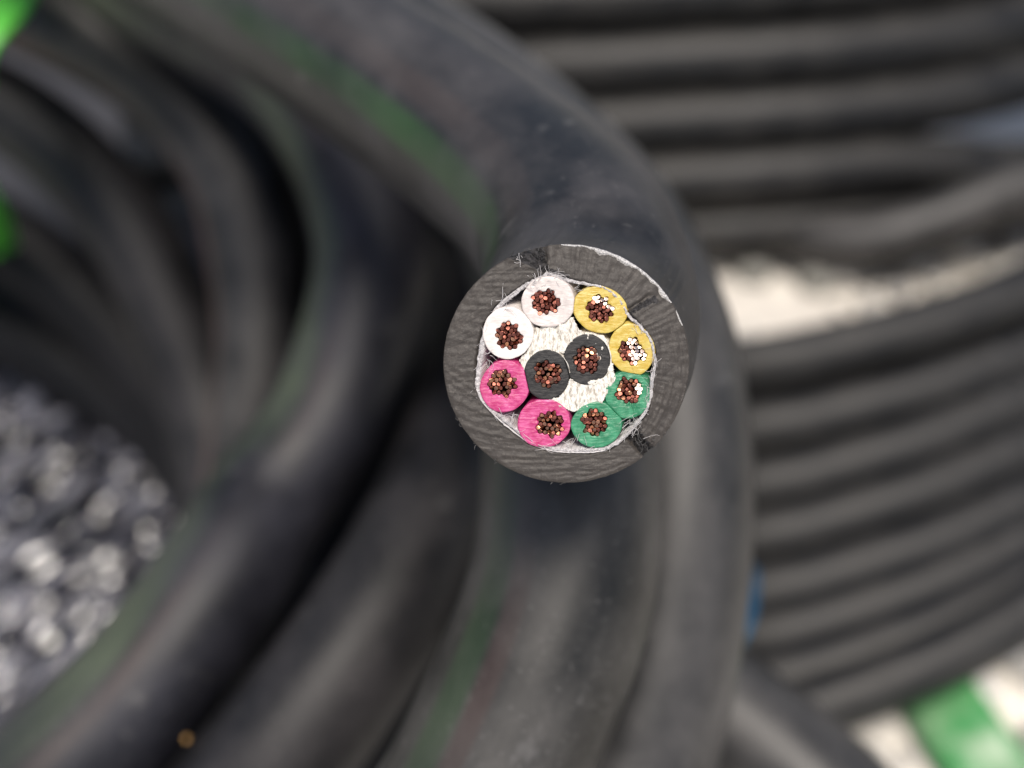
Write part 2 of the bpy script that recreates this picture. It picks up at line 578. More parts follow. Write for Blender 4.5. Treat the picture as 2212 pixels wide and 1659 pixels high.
def slope(y):
    pts = ((0, -0.5), (650, -0.45), (900, 0.0), (1270, 0.33), (1520, 0.05), (1800, 0.0))
    for (a, sa), (b, sb) in zip(pts, pts[1:]):
        if y <= b:
            return sa + (sb - sa) * max(0, (y - a)) / (b - a)
    return 0
ga = sheath.data.attributes.new('grain', 'FLOAT', 'POINT')
gvals = []
for ri in range(len(rows)):
    for j in range(NT_):
        if uvrow[ri] is None:
            gvals.append(0.0)
            continue
        r, t = uvrow[ri][j], ths[j]
        d = deg(t)
        x, y = C0[0] + r * math.cos(t), C0[1] - r * math.sin(t)
        if 22 < d < 101:
            g = d * 0.17 + 0.06 * fbm(r * 0.01, d * 0.1)
        elif -43.5 < d <= 22:
            g = r * 0.0115 + d * 0.004 + 0.1 * fbm(d * 0.05, 3)
        else:
            g = (y - slope(y) * (x - 300)) * 0.011 + 0.12 * fbm(x * 0.006, y * 0.006, 2)
        gvals.append(g)
ga.data.foreach_set('value', gvals)

# added dark plate, painting the shade at the bottom of the hollow
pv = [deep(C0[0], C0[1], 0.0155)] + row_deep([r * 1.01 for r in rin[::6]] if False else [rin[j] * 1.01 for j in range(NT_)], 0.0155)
mesh_obj('shade_backplate', pv, [(0, 1 + j, 1 + (j + 1) % NT_) for j in range(NT_)], M_dark, cable, ORG)

# ------------------------------------------------------------------ insulated cores with copper strands
cores = [
    ('white core with pinkish tint, upper of the white pair', M_white2, (735, 465, 169, 160, 0), (717, 466, 84), 0.0, 2),
    ('bright white core, lower of the white pair', M_white, (473, 665, 160, 163, 0), (475, 685, 82), 0.0, 6),
    ('yellow core with a band of bright strands', M_yellow, (1070, 512, 176, 146, -18), (1068, 512, 86), 0.3, -10),
    ('yellow core with mostly bright strands', M_yellow, (1277, 770, 142, 168, 18), (1282, 785, 84), 0.75, -12),
    ('green core with a split, upper of the green pair', M_green, (1248, 1066, 143, 150, 0), (1252, 1035, 80), 0.14, -6),
    ('green core without split, lower of the green pair', M_green, (1045, 1260, 158, 145, 10), (1030, 1240, 82), 0.0, 0),
    ('pink core with golden strands, lower of the pink pair', M_pink, (705, 1250, 168, 152, 0), (735, 1255, 86), 0.0, 2),
    ('pink core, upper of the pink pair', M_pink, (450, 1010, 153, 164, -12), (430, 990, 88), 0.0, 4),
    ('black core, left of the black pair', M_black, (722, 938, 143, 158, 0), (722, 930, 80), 0.0, 0),
    ('black core, right of the black pair', M_black, (985, 838, 146, 160, 0), (985, 840, 80), 0.0, -3),
]
# shared strand meshes: a short wire whose snipped top leans by some angle
def strand_mesh(name, tilt, tdir, top_mat, r=14.8, dome=3.0):
    n = 10
    vs, fs = [], []
    tx, ty = math.cos(tdir) * math.tan(tilt), math.sin(tdir) * math.tan(tilt)
    for (rr, z) in ((1.0, -110), (1.0, -2.2), (0.94, -0.4), (0.82, 0.5), (0.40, 0.7)):
        for k_ in range(n):
            a = 2 * PI * k_ / n
            wob = 1 + 0.07 * math.sin(3 * a + tdir)
            x, y = r * rr * wob * math.cos(a), r * rr * wob * math.sin(a)
            zz = z * (dome / 2.0 if z > -4 else 1) - (x * tx + y * ty if z > -50 else 0)
            vs.append(Vector((x, y, zz)) * UNIT)
    vs.append(Vector((0, 0, 0.75 * dome / 2)) * UNIT)
    for rg in range(4):
        for k_ in range(n):
            fs.append((rg * n + k_, rg * n + (k_ + 1) % n, (rg + 1) * n + (k_ + 1) % n, (rg + 1) * n + k_))
    for k_ in range(n):
        fs.append((4 * n + k_, 4 * n + (k_ + 1) % n, 5 * n))
    me = bpy.data.meshes.new(name)
    me.from_pydata([tuple(v) for v in vs], [], fs)
    me.materials.append(M_copper_side)
    me.materials.append(top_mat)
    me.polygons.foreach_set('use_smooth', [i_ < 2 * n for i_ in range(len(fs))])
    me.polygons.foreach_set('material_index', [0] * (n * 2) + [1] * (n * 3))
    me.update()
    return me
SM = [strand_mesh('copper_strand', rad(a), b, M_dull, dome=d_) for a, b, d_ in
      ((4, 0.3, 1.5), (9, 2.0, 2), (15, 4.1, 1.5), (22, 1.0, 1.5), (12, 5.3, 3))]
SM_G = [strand_mesh('copper_strand', rad(a), b, M_copper, dome=d_) for a, b, d_ in
        ((10, 2.0, 4), (26, 1.0, 2), (14, 5.3, 6), (34, 3.3, 3))]
GOLD = (0.0, 0.15, 0.0, 0.1, 0.2, 0.35, 0.7, 0.5, 0.4, 0.2)
hx, hy = L_CAM.x, L_CAM.y
SM_B = [strand_mesh('copper_strand', rad(a), 0.9 + b, M_bright, dome=d_) for a, b, d_ in
        ((19, 0.0, 1), (18, 0.25, 1.5), (23, -0.25, 1), (14, 0.1, 2), (29, -0.1, 1.5), (20, 0.4, 2), (33, 0.3, 2))]
camrot = Matrix((CX, CY, CZ)).transposed()

def core_outline(c, t):
    x0, y0, rx, ry, rot = c
    a = t - rad(rot)
    r = 1.0 / math.sqrt((math.cos(a) / rx) ** 2 + (math.sin(a) / ry) ** 2)
    return r
for ci, (lab, mat, c, cond, bright, zoff) in enumerate(cores):
    n = 108
    x0, y0, rx, ry, rot = c
    cx_, cy_, cr = cond
    # thirty strands, loosely hexagonal; the bore hugs them
    pts2 = []
    sp = 29.5
    ox, oy = R.uniform(-6, 6), R.uniform(-6, 6)
    ang = R.uniform(0, PI / 3)
    for a in range(-5, 6):
        for b in range(-5, 6):
            x, y = sp * (a + 0.5 * b) + ox, sp * 0.866 * b + oy
            pts2.append((x * math.cos(ang) - y * math.sin(ang), x * math.sin(ang) + y * math.cos(ang)))
    pts2.sort(key=lambda p: math.hypot(*p) + R.uniform(-4, 4))
    hollow = ci in (6, 7, 8)
    spots = []
    for (x, y) in pts2[:30]:
        jx, jy = x + R.gauss(0, 2.4), y + R.gauss(0, 2.4)
        if hollow:     # strands pushed outwards, leaving a dark slot
            f = 1 + 0.32 * math.exp(-(math.hypot(jx, jy) / 34) ** 2)
            jx, jy = jx * f + 6, jy * f
        spots.append((jx, jy))
    def hug(t):
        dx, dy = math.cos(t), math.sin(t)
        best = 58.0
        for (x, y) in spots:
            al = x * dx + y * dy
            d2 = x * x + y * y - al * al
            if al > 0 and d2 < 16.0 ** 2:
                best = max(best, al + math.sqrt(16.0 ** 2 - d2))
        return best
    tt = [2 * PI * k_ / n for k_ in range(n)]
    outl, bore = [], []
    hb = [hug(t) for t in tt]
    hb = [(hb[k_ - 1] + 2 * hb[k_] + hb[(k_ + 1) % n]) / 4 for k_ in range(n)]
    for t, rb in zip(tt, hb):
        ro = core_outline(c, t) * (1 + 0.035 * fbm(1.3 * math.cos(t), 1.3 * math.sin(t), ci * 5.0 + 0.5))
        full = ro
        ro *= 1.03
        for cj, other in enumerate(cores):
            oc = other[2]
            if cj == ci or math.hypot(oc[0] - x0, oc[1] - y0) > 360:
                continue
            for _ in range(30):        # pressed flat where two cores touch
                x, y = x0 + ro * math.cos(t), y0 - ro * math.sin(t)
                dj = math.hypot(x - oc[0], y - oc[1])
                rj = core_outline(oc, math.atan2(oc[1] - y, x - oc[0])) * 1.03
                if dj / rj >= ro / (full * 1.03) + 0.004 or dj > rj + 3:
                    break
                ro *= 0.993
        outl.append((x0 + ro * math.cos(t), y0 - ro * math.sin(t)))
        bore.append((cx_ + rb * math.cos(t), cy_ - rb * math.sin(t)))
    vs, uvs = [], []
    def addrow(pts2, h=None, s=None):
        for (x, y), hh in zip(pts2, h if h is not None else [0] * n):
            vs.append(face_pt(x, y, hh) if s is None else deep(x, y, s))
            uvs.append(((x - x0) / 100 + ci * 7.3, (y0 - y) / 100 + ci * 3.1))
    def relief(x, y):
        h = zoff + 3.0 * fbm(x * 0.012, y * 0.012, ci + 50.0) + 1.4 * fbm(x * 0.02, y * 0.11, ci + 70.0)
        if ci == 4:      # the split in the upper green core
            dd = abs((x - 1290) - 0.28 * (y - 1160) - 6 * nz(y * 0.04, 3))
            if y > 1105:
                h += 8 * math.exp(-(dd / 8) ** 2) - 9 * math.exp(-((dd - 13) / 5) ** 2)
        if ci == 3:
            dd = abs((x - 1290) - 0.35 * (y - 900) - 6 * nz(y * 0.05, 8))
            if y > 862:
                h += 7 * math.exp(-(dd / 7) ** 2)
        if ci == 0:      # smeared, raised right edge
            h += 9 * sstep(90, 150, math.hypot(x - x0, y - y0)) * max(0, math.cos(math.atan2(y0 - y, x - x0) - 0.5))
        return h
    addrow(bore, s=0.0022)
    K = 13
    addrow(bore, [zoff - 9] * n)
    for q_ in range(K + 1):
        q = q_ / K
        q2 = 0.02 + 0.965 * q
        pp, hh = [], []
        for (bx, by), (ox, oy) in zip(bore, outl):
            x, y = bx + (ox - bx) * q2, by + (oy - by) * q2
            rim = 3.5 * math.exp(-((q - 0.0) / 0.09) ** 2) * nz(x * 0.05, y * 0.05, 9)
            pp.append((x, y)); hh.append(relief(x, y) + rim * 2 - (1.5 if q == 1 else 0))
        addrow(pp, hh)
    addrow(outl, [relief(x, y) - 7 for x, y in outl])
    for s in (0.0005, 0.003, 0.012):
        addrow(outl, s=s)
    nr = len(vs) // n
    fs = [(a * n + k_, a * n + (k_ + 1) % n, (a + 1) * n + (k_ + 1) % n, (a + 1) * n + k_)
          for a in range(nr - 1) for k_ in range(n)]
    # floor of the bore
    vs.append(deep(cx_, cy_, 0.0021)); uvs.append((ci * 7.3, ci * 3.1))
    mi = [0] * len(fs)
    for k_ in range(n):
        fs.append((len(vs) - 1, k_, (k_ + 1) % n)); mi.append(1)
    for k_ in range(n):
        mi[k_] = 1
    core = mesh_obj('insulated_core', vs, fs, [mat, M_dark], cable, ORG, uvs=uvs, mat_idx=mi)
    core['label'] = lab
    for (jx, jy) in spots:
        m = math.hypot(jx, jy)
        wx, wy = cx_ + jx, cy_ - jy
        sc_ = jx * 0.72 + jy * 0.69
        isb = False
        if ci == 2:
            isb = (jx * 0.55 + jy * 0.83) > 34 or (jx > 60 and jy > -30)
        elif ci == 3:
            isb = (jx * 0.9 + jy * 0.43) > -22
        elif ci == 4:
            isb = jx > 52 and jy > -20
        elif ci in (1,):
            isb = False
        me = R.choice(SM_B) if isb else R.choice(SM_G if R.random() < GOLD[ci] else SM)
        so = bpy.data.objects.new('copper_strand', me)
        COL.objects.link(so)
        so.parent = core
        depth_h = zoff - 3 + R.gauss(0, 8) - (10 * math.exp(-(m / 26) ** 2) if hollow else 0)
        lean = Matrix.Rotation(R.gauss(0, 0.06 if isb else 0.2), 3, 'X') @ Matrix.Rotation(R.gauss(0, 0.06 if isb else 0.2), 3, 'Y')
        spin = Matrix.Rotation(0 if isb else R.uniform(0, 2 * PI), 3, 'Z')
        Mx = (camrot @ lean @ spin).to_4x4() @ Matrix.Diagonal((R.uniform(0.86, 1.16), R.uniform(0.80, 1.12), 1, 1))
        Mx.translation = face_pt(wx, wy, depth_h) - ORG
        so.matrix_basis = Mx

# ------------------------------------------------------------------ paper filler between the cores
def inside(poly, x, y):
    r = False
    j = len(poly) - 1
    for i in range(len(poly)):
        xi, yi = poly[i]; xj, yj = poly[j]
        if (yi > y) != (yj > y) and x < (xj - xi) * (y - yi) / (yj - yi) + xi:
            r = not r
        j = i
    return r
def filler(poly, hf, cell=5.0):
    xs = [p[0] for p in poly]; ys = [p[1] for p in poly]
    x0, x1, y0, y1 = min(xs), max(xs), min(ys), max(ys)
    nx, ny = int((x1 - x0) / cell) + 2, int((y1 - y0) / cell) + 2
    ids, vs, uvs, fs = {}, [], [], []
    edges = {}
    def vid(i, j):
        if (i, j) not in ids:
            x = x0 + i * cell + 2.2 * nz(i * 0.7, j * 0.7, 1)
            y = y0 + j * cell + 2.2 * nz(i * 0.7, j * 0.7, 4)
            ids[(i, j)] = len(vs)
            vs.append(face_pt(x, y, hf(x, y))); uvs.append((x / 100, -y / 100))
        return ids[(i, j)]
    for i in range(nx):
        for j in range(ny):
            xm, ym = x0 + (i + 0.5) * cell, y0 + (j + 0.5) * cell
            wob = 7 * fbm(xm * 0.03, ym * 0.03, 60), 7 * fbm(xm * 0.03, ym * 0.03, 61)
            if inside(poly, xm + wob[0], ym + wob[1]):
                q = (vid(i, j), vid(i, j + 1), vid(i + 1, j + 1), vid(i + 1, j))
                fs.append(q)
                for a, b in zip(q, q[1:] + q[:1]):
                    edges[(a, b)] = edges.get((a, b), 0) + 1
    bound = [(a, b) for (a, b) in edges if (b, a) not in edges]
    low = {}
    for a, b in bound:
        for v in (a, b):
            if v not in low:
                low[v] = len(vs)
                vs.append(vs[v] - CZ * 0.003); uvs.append((uvs[v][0] + 0.2, uvs[v][1]))
        fs.append((b, a, low[a], low[b]))
    return mesh_obj('paper_filler', vs, fs, M_filler, cable, ORG, uvs=uvs)
def h_up(x, y):
    return -12 + 19 * fbm(x * 0.030 + 0.004 * y, y * 0.007, 5) + 4 * fbm(x * 0.05, y * 0.05, 6)
def h_lo(x, y):
    return -5 + 11 * fbm(x * 0.018, y * 0.018, 15) + 4 * fbm(x * 0.06, y * 0.06, 16)
filler([(545, 835), (600, 770), (636, 700), (650, 632), (740, 615), (850, 575), (893, 562), (930, 640), (1005, 676),
        (1100, 676), (1114, 735), (1130, 800), (1150, 880), (1100, 940), (1000, 700), (880, 720), (840, 800), (740, 775),
        (640, 800), (585, 880), (580, 960), (566, 900)], h_up)
filler([(700, 1098), (800, 1080), (860, 1000), (875, 960), (960, 985), (1080, 960), (1128, 880), (1150, 860), (1172, 960),
        (1118, 1050), (1088, 1110), (985, 1145), (905, 1178), (830, 1150), (760, 1125)], h_lo)
# thin film wrapped round the black pair
def ribbon(name, pts, half, hf, mat, closed=True, deep_s=0.006, cols=5):
    n = len(pts)
    vs, uvs = [], []
    for i, (x, y) in enumerate(pts):
        xa, ya = pts[i - 1] if (closed or i > 0) else pts[i]
        xb, yb = pts[(i + 1) % n] if (closed or i < n - 1) else pts[i]
        dx, dy = xb - xa, yb - ya
        m = math.hypot(dx, dy) or 1
        nx_, ny_ = -dy / m, dx / m
        hw = half(x, y)
        prof = [(-1, None)] + [(-1 + 2 * c_ / (cols - 1), 1) for c_ in range(cols)] + [(1, None)]
        for a, top in prof:
            xx, yy = x + nx_ * hw * a, y + ny_ * hw * a
            if top is None:
                vs.append(deep(xx, yy, deep_s))
            else:
                vs.append(face_pt(xx, yy, hf(xx, yy) - 5 * a * a))
            uvs.append((xx / 100, -yy / 100))
    w = cols + 2
    fs = [(i * w + a, i * w + a + 1, ((i + 1) % n) * w + a + 1, ((i + 1) % n) * w + a)
          for i in range(n if closed else n - 1) for a in range(w - 1)]
    return mesh_obj(name, vs, fs, mat, cable, ORG, uvs=uvs)
def loop2(poly, step=7.0, wob=3.0, closed=True):
    p3 = [Vector((x, y, 0)) for x, y in poly]
    if closed:
        ext = p3[-2:] + p3 + p3[:3]
        dense = catmull(ext, step)
        # keep one turn
        a = min(range(len(dense)), key=lambda i: (dense[i] - p3[0]).length if i < len(dense) // 2 else 1e9)
        b = max(range(len(dense)), key=lambda i: -(dense[i] - p3[0]).length if i > len(dense) // 2 else -1e9)
        dense = dense[a:b]
    else:
        dense = catmull(p3, step)
    return [(v.x + wob * fbm(v.x * 0.03, v.y * 0.03, 80), v.y + wob * fbm(v.x * 0.03, v.y * 0.03, 81)) for v in dense]
tape_poly = [(745, 285), (850, 322), (960, 345), (1090, 370), (1195, 452), (1255, 556), (1315, 610), (1388, 692),
             (1416, 775), (1424, 870), (1408, 960), (1398, 1060), (1376, 1145), (1334, 1218), (1272, 1290), (1205, 1358),
             (1120, 1406), (1000, 1424), (850, 1424), (720, 1404), (612, 1362), (520, 1292), (445, 1225), (362, 1160),
             (300, 1088), (276, 1000), (284, 880), (300, 760), (332, 640), (392, 520), (480, 432), (592, 352), (682, 306)]
def tape_half(x, y):
    b = 10.0
    if x < 340: b = 18
    elif y > 1340: b = 14
    elif x > 1340 and y > 930: b = 13
    elif y < 560 and x < 720: b = 16
    elif 900 < x < 1320 and y < 700: b = 8
    return 0.88 * b * (1 + 0.35 * fbm(x * 0.02, y * 0.02, 90))
tape_pts = loop2(tape_poly, 6.0, 5.0)
ribbon('fleece_tape', tape_pts, tape_half, lambda x, y: -6 + 12 * fbm(x * 0.04, y * 0.04, 95), M_fleece)
for (kx, ky, krx, kry, a0, a1) in ((722, 938, 143, 158, 5, 175), (985, 838, 146, 160, -75, 160)):
    arc = []
    for q in range(40):
        a = rad(a0 + (a1 - a0) * q / 39)
        f = 1.055 + 0.02 * nz(q * 0.3, kx)
        arc.append((kx + krx * f * math.cos(a), ky - kry * f * math.sin(a)))
    ribbon('wrapping_film', arc, lambda x, y: 3.6, lambda x, y: 1 + 6 * fbm(x * 0.03, y * 0.03, 77), M_filler, False, 0.004, 3)
film_pts = loop2([(266, 1030), (312, 1120), (410, 1226), (510, 1308), (610, 1378), (730, 1424), (860, 1440), (1000, 1440), (1100, 1428)],
                 7, 3, False)
ribbon('separator_film', film_pts, lambda x, y: 3.2, lambda x, y: -4 + 5 * fbm(x * 0.05, y * 0.05, 99), M_fibre, False, 0.004, 3)

# fleece fibres: nobody could count them
def fibres(name, specs, mat, rmin, rmax, seg=7):
    vs, fs = [], []
    for (x, y, h, a, length, curl) in specs:
        n0 = len(vs)
        r = R.uniform(rmin, rmax)
        px, py, ph, aa = x, y, h, a
        va, vh = curl, R.gauss(0, 0.35)
        for s in range(seg + 1):
            rr = r * (1 - 0.5 * s / seg)
            nxx, nyy = -math.sin(aa), math.cos(aa)
            for (u, w) in ((1, -0.5), (-1, -0.5), (0, 1)):
                vs.append(face_pt(px + nxx * rr * u, py + nyy * rr * u, ph + rr * w))
            st_ = length / seg
            px += math.cos(aa) * st_; py += math.sin(aa) * st_; ph += vh * st_
            ph = max(-60, min(34, ph))
            aa += va + R.gauss(0, 0.22); va *= 0.93; vh += R.gauss(0, 0.25)
        for s in range(seg):
            for u in range(3):
                u2 = (u + 1) % 3
                fs.append((n0 + s * 3 + u, n0 + s * 3 + u2, n0 + (s + 1) * 3 + u2, n0 + (s + 1) * 3 + u))
    o = mesh_obj(name, vs, fs, mat, cable, ORG)
    o['kind'] = 'stuff'
    return o
specs = []
nt = len(tape_pts)
for _ in range(150):
    i = R.randrange(nt)
    x, y = tape_pts[i]
    x2, y2 = tape_pts[(i + 1) % nt]
    hw = tape_half(x, y)
    a = math.atan2(y2 - y, x2 - x) + R.gauss(0, 0.16) + (PI if R.random() < 0.5 else 0)
    if 880 < x < 1300 and y < 640 and R.random() < 0.6:
        continue
    o_ = R.uniform(-0.9, 0.9) * hw
    m = math.hypot(x2 - x, y2 - y) or 1
    specs.append((x - (y2 - y) / m * o_, y + (x2 - x) / m * o_, R.uniform(-12, 10), a, R.uniform(30, 95), R.gauss(0, 0.09)))
def cluster(n, cx_, cy_, sx, sy, a, sa, l0, l1, h0=-10, h1=14):
    n = int(n * 0.6)
    for _ in range(n):
        specs.append((cx_ + R.gauss(0, sx), cy_ + R.gauss(0, sy), R.uniform(h0, h1), a + R.gauss(0, sa), R.uniform(l0, l1), R.gauss(0, 0.2)))
cluster(26, 760, 290, 40, 14, 0.5, 0.8, 40, 110)
cluster(14, 535, 190, 18, 22, 0.9, 0.5, 20, 50, 0, 8)
cluster(14, 500, 1235, 10, 14, -1.2, 0.5, 30, 80)
cluster(34, 1250, 1300, 45, 40, -0.75, 0.3, 60, 150, 0, 22)
cluster(22, 890, 1385, 40, 14, -1.7, 0.5, 30, 80)
cluster(16, 345, 830, 14, 30, 0.8, 0.7, 30, 80)
cluster(20, 420, 480, 45, 30, -0.7, 0.5, 40, 110, 0, 16)
cluster(26, 1385, 1060, 10, 90, 2.4, 0.5, 25, 55, 0, 14)
cluster(14, 1320, 620, 25, 20, 0.9, 0.4, 25, 60)
cluster(16, 640, 330, 40, 25, -0.6, 0.5, 40, 100, 0, 16)
cluster(8, 905, 380, 20, 6, 0.2, 0.4, 40, 80)
fibres('fleece_fibre', specs, M_fibre, 1.1, 2.3)
# torn rubber threads and shavings on the cut rim
specs2 = []
for _ in range(28):
    t = rad(R.choice([R.uniform(200, 262), R.uniform(200, 262), R.uniform(262, 330), R.uniform(100, 118)]))
    r = rout_f(t) + R.gauss(2, 6)
    specs2.append((C0[0] + r * math.cos(t), C0[1] - r * math.sin(t), R.uniform(-26, -2), -t + R.gauss(0, 1.0) + PI / 2, R.uniform(12, 42), R.gauss(0, 0.35)))
for _ in range(24):
    q = R.random()
    r = 640 + 150 * q
    t = rad(R.gauss(-45.5, 1.8))
    specs2.append((C0[0] + r * math.cos(t), C0[1] - r * math.sin(t), R.uniform(-30, 8), -t + R.gauss(0, 0.6), R.uniform(20, 60), R.gauss(0, 0.3)))
for _ in range(22):
    r = R.uniform(620, 770)
    t = rad(R.uniform(100, 117))
    specs2.append((C0[0] + r * math.cos(t), C0[1] - r * math.sin(t), R.uniform(-40, -5), -t + R.gauss(0, 0.9), R.uniform(18, 50), R.gauss(0, 0.35)))
fibres('rubber_shaving', specs2, M_shav, 2.2, 4.6, 5)

# ------------------------------------------------------------------ coils of cable
CUT_R = 0.011
def tube(name, pts, radius, mat, parent, origin, nseg=40, step=0.003, ref=None):
    c = catmull(pts, step)
    ref = ref or CZ
    vs, fs, loops = [], [], []
    v = [0.0]
    for a, b in zip(c, c[1:]):
        v.append(v[-1] + (b - a).length)
    for i, p in enumerate(c):
        t = (c[min(i + 1, len(c) - 1)] - c[max(i - 1, 0)]).normalized()
        e1 = (ref - t * ref.dot(t)).normalized()       # u = 0 looks along ref
        e2 = t.cross(e1)
        for k_ in range(nseg):
            a = 2 * PI * k_ / nseg
            vs.append(p + (e1 * math.cos(a) + e2 * math.sin(a)) * radius)
    for i in range(len(c) - 1):
        for k_ in range(nseg):
            k2 = (k_ + 1) % nseg
            fs.append((i * nseg + k_, i * nseg + k2, (i + 1) * nseg + k2, (i + 1) * nseg + k_))
            u1, u2 = k_ / nseg, (k_ + 1) / nseg
            # shift so that u = 0.25 faces the ref side, the seam lies at the back
            u1, u2 = (u1 + 0.5) % 1.0, (u1 + 0.5) % 1.0 + 1 / nseg
            loops += [u1, v[i], u2, v[i], u2, v[i + 1], u1, v[i + 1]]
    for base, rev in ((0, True), ((len(c) - 1) * nseg, False)):
        vs.append(c[0] if rev else c[-1])
        for k_ in range(nseg):
            q = (base + k_, base + (k_ + 1) % nseg, len(vs) - 1)
            fs.append(q[::-1] if rev else q)
            loops += [0.0, 0.0] * 3
    return mesh_obj(name, vs, fs, mat, parent, origin, uvs={'loops': loops})

LO = P(700, 900, 0.2)
left = thing('cable_coil', LO, 'nearest coil of thick black cable with faint green lines, behind the cut end', 'cable coil',
             'coils of black cable')
turns = [
    (M_turn_dusty, [(300, -250, .215), (640, -40, .205), (1000, 180, .185), (1290, 450, .164), (1410, 690, .152), (1450, 900, .146),
                    (1456, 1100, .142), (1430, 1350, .139), (1360, 1650, .136), (1250, 1950, .134), (1050, 2300, .134)]),
    (M_turn_gd, [(380, -180, .25), (730, 20, .232), (1020, 290, .202), (1150, 560, .168), (1210, 800, .143), (1232, 1000, .126),
                 (1215, 1250, .120), (1130, 1500, .117), (990, 1780, .115), (780, 2100, .115)]),
    (M_turn_plain, [(200, -160, .285), (560, 0, .272), (850, 250, .252), (990, 490, .232), (1025, 750, .21), (985, 980, .186),
                 (880, 1220, .167), (760, 1420, .157), (600, 1630, .151), (400, 1860, .149), (150, 2100, .149)]),
    (M_turn_gp, [(40, -190, .255), (320, 0, .24), (575, 140, .224), (706, 280, .209), (790, 460, .196), (798, 633, .189),
                 (715, 900, .183), (580, 1085, .176), (490, 1235, .166), (320, 1475, .157), (100, 1690, .150), (-200, 1940, .147)]),
    (M_turn_br, [(-260, -120, .256), (60, 20, .25), (285, 140, .25), (425, 265, .25), (505, 390, .25), (537, 505, .25), (560, 640, .25),
                 (566, 760, .248), (556, 900, .242), (545, 1040, .232), (525, 1180, .220), (450, 1340, .206), (260, 1530, .194), (20, 1730, .186), (-330, 1990, .182)]),
    (M_turn_plain, [(-400, 60, .266), (-100, 180, .262), (60, 265, .262), (190, 380, .262), (300, 530, .262), (380, 700, .262),
                    (440, 860, .262), (475, 990, .258), (490, 1130, .25), (460, 1290, .238), (330, 1450, .226), (80, 1660, .216), (-250, 1930, .212)]),
    (M_turn_shaded, [(-400, 330, .282), (-60, 480, .28), (100, 575, .28), (225, 690, .28), (340, 820, .279), (425, 950, .274),
                    (480, 1090, .256), (480, 1240, .246), (560, 1360, .236), (680, 1470, .228)]),
    (M_turn_shaded, [(-400, 540, .298), (-120, 650, .298), (70, 740, .298), (220, 835, .296), (350, 930, .291),
                    (455, 1050, .274), (530, 1200, .264), (580, 1330, .254), (700, 1420, .246)]),
    (M_turn_shaded, [(-150, -260, .29), (150, -60, .288), (450, 110, .282), (640, 300, .275), (720, 500, .268), (720, 700, .262), (660, 900, .254),
                    (600, 1080, .244), (560, 1220, .236), (500, 1330, .232)]),
    (M_turn_shaded, [(250, -160, .30), (600, 60, .288), (830, 320, .272), (900, 520, .262), (900, 720, .25), (840, 940, .238), (740, 1130, .224),
                    (640, 1290, .212), (500, 1460, .2)]),
    (M_turn_shaded, [(600, -60, .29), (900, 200, .27), (1090, 480, .25), (1150, 780, .23), (1110, 1080, .212), (960, 1360, .198),
                    (780, 1600, .19), (560, 1850, .186)]),
    (M_turn_dusty, [(1100, 1260, .18), (1300, 1360, .176), (1516, 1510, .171), (1680, 1640, .166), (1850, 1800, .16), (2050, 2030, .152)]),
]
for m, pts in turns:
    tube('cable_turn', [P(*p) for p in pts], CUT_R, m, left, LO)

UO = P(1700, 300, 0.34)
upper = thing('cable_coil', UO, 'farther coil of black cable at upper right, above the pale gap', 'cable coil', 'coils of black cable')
for y0, d, rs in ((-145, .322, 1.0), (-15, .327, 1.0), (122, .332, 1.0), (258, .337, 1.05), (384, .342, 0.2), (500, .352, 0.9)):
    y0 += R.uniform(-6, 6) if y0 < 200 else 0
    pts = [(300, y0 + 90, d + .05), (700, y0 + 52, d + .018), (1106, y0 + 28, d + .004), (1600, y0, d), (1950, y0 - 31 * max(rs, 0.9), d + .004),
           (2212, y0 - 85 * rs, d + .014), (2480, y0 - 170 * rs - 20, d + .032), (2800, y0 - 300 * rs - 60, d + .06)]
    tube('cable_turn', [P(*p) for p in pts], 0.0103, M_right, upper, UO)
    if y0 < 200:
        tube('cable_turn', [P(p[0], p[1] + 62, p[2] + .014) for p in pts], 0.0098, M_right, upper, UO)
tube('cable_turn', [P(*p) for p in [(1250, 330, .40), (1430, 400, .385), (1600, 475, .366), (1740, 515, .350), (1870, 520, .342), (2000, 487, .339), (2212, 405, .339),
      (2450, 330, .345), (2800, 150, .37)]], 0.0093, M_turn_dusty, upper, UO)
RO = P(1900, 1100, 0.25)
lower = thing('cable_coil', RO, 'stacked coil of thinner black cable at lower right beside the green strap', 'cable coil', 'coils of black cable')
for i, (y0, d) in enumerate(((796, .262), (928, .259), (1050, .256), (1166, .252), (1278, .248), (1388, .244), (1488, .2385), (1572, .233))):
    sl = 152 + 11 * i + R.uniform(-14, 14)
    y0 += R.uniform(-7, 7)
    d += R.uniform(-.0012, .0012)
    pts = [(900, y0 + 90, d + .05), (1250, y0 + 48, d + .015), (1600, y0, d), (1800, y0 - 0.24 * sl, d - .001), (2010, y0 - 0.6 * sl, d + .001),
           (2212, y0 - 1.08 * sl, d + .006), (2450, y0 - 1.9 * sl, d + .018), (2750, y0 - 3.2 * sl, d + .04)]
    tube('cable_turn', [P(*p) for p in pts], 0.0072, M_right, lower, RO)
    if i < 7:
        tube('cable_turn', [P(p[0], p[1] + 55, p[2] + .008) for p in pts], 0.0072, M_right, lower, RO)

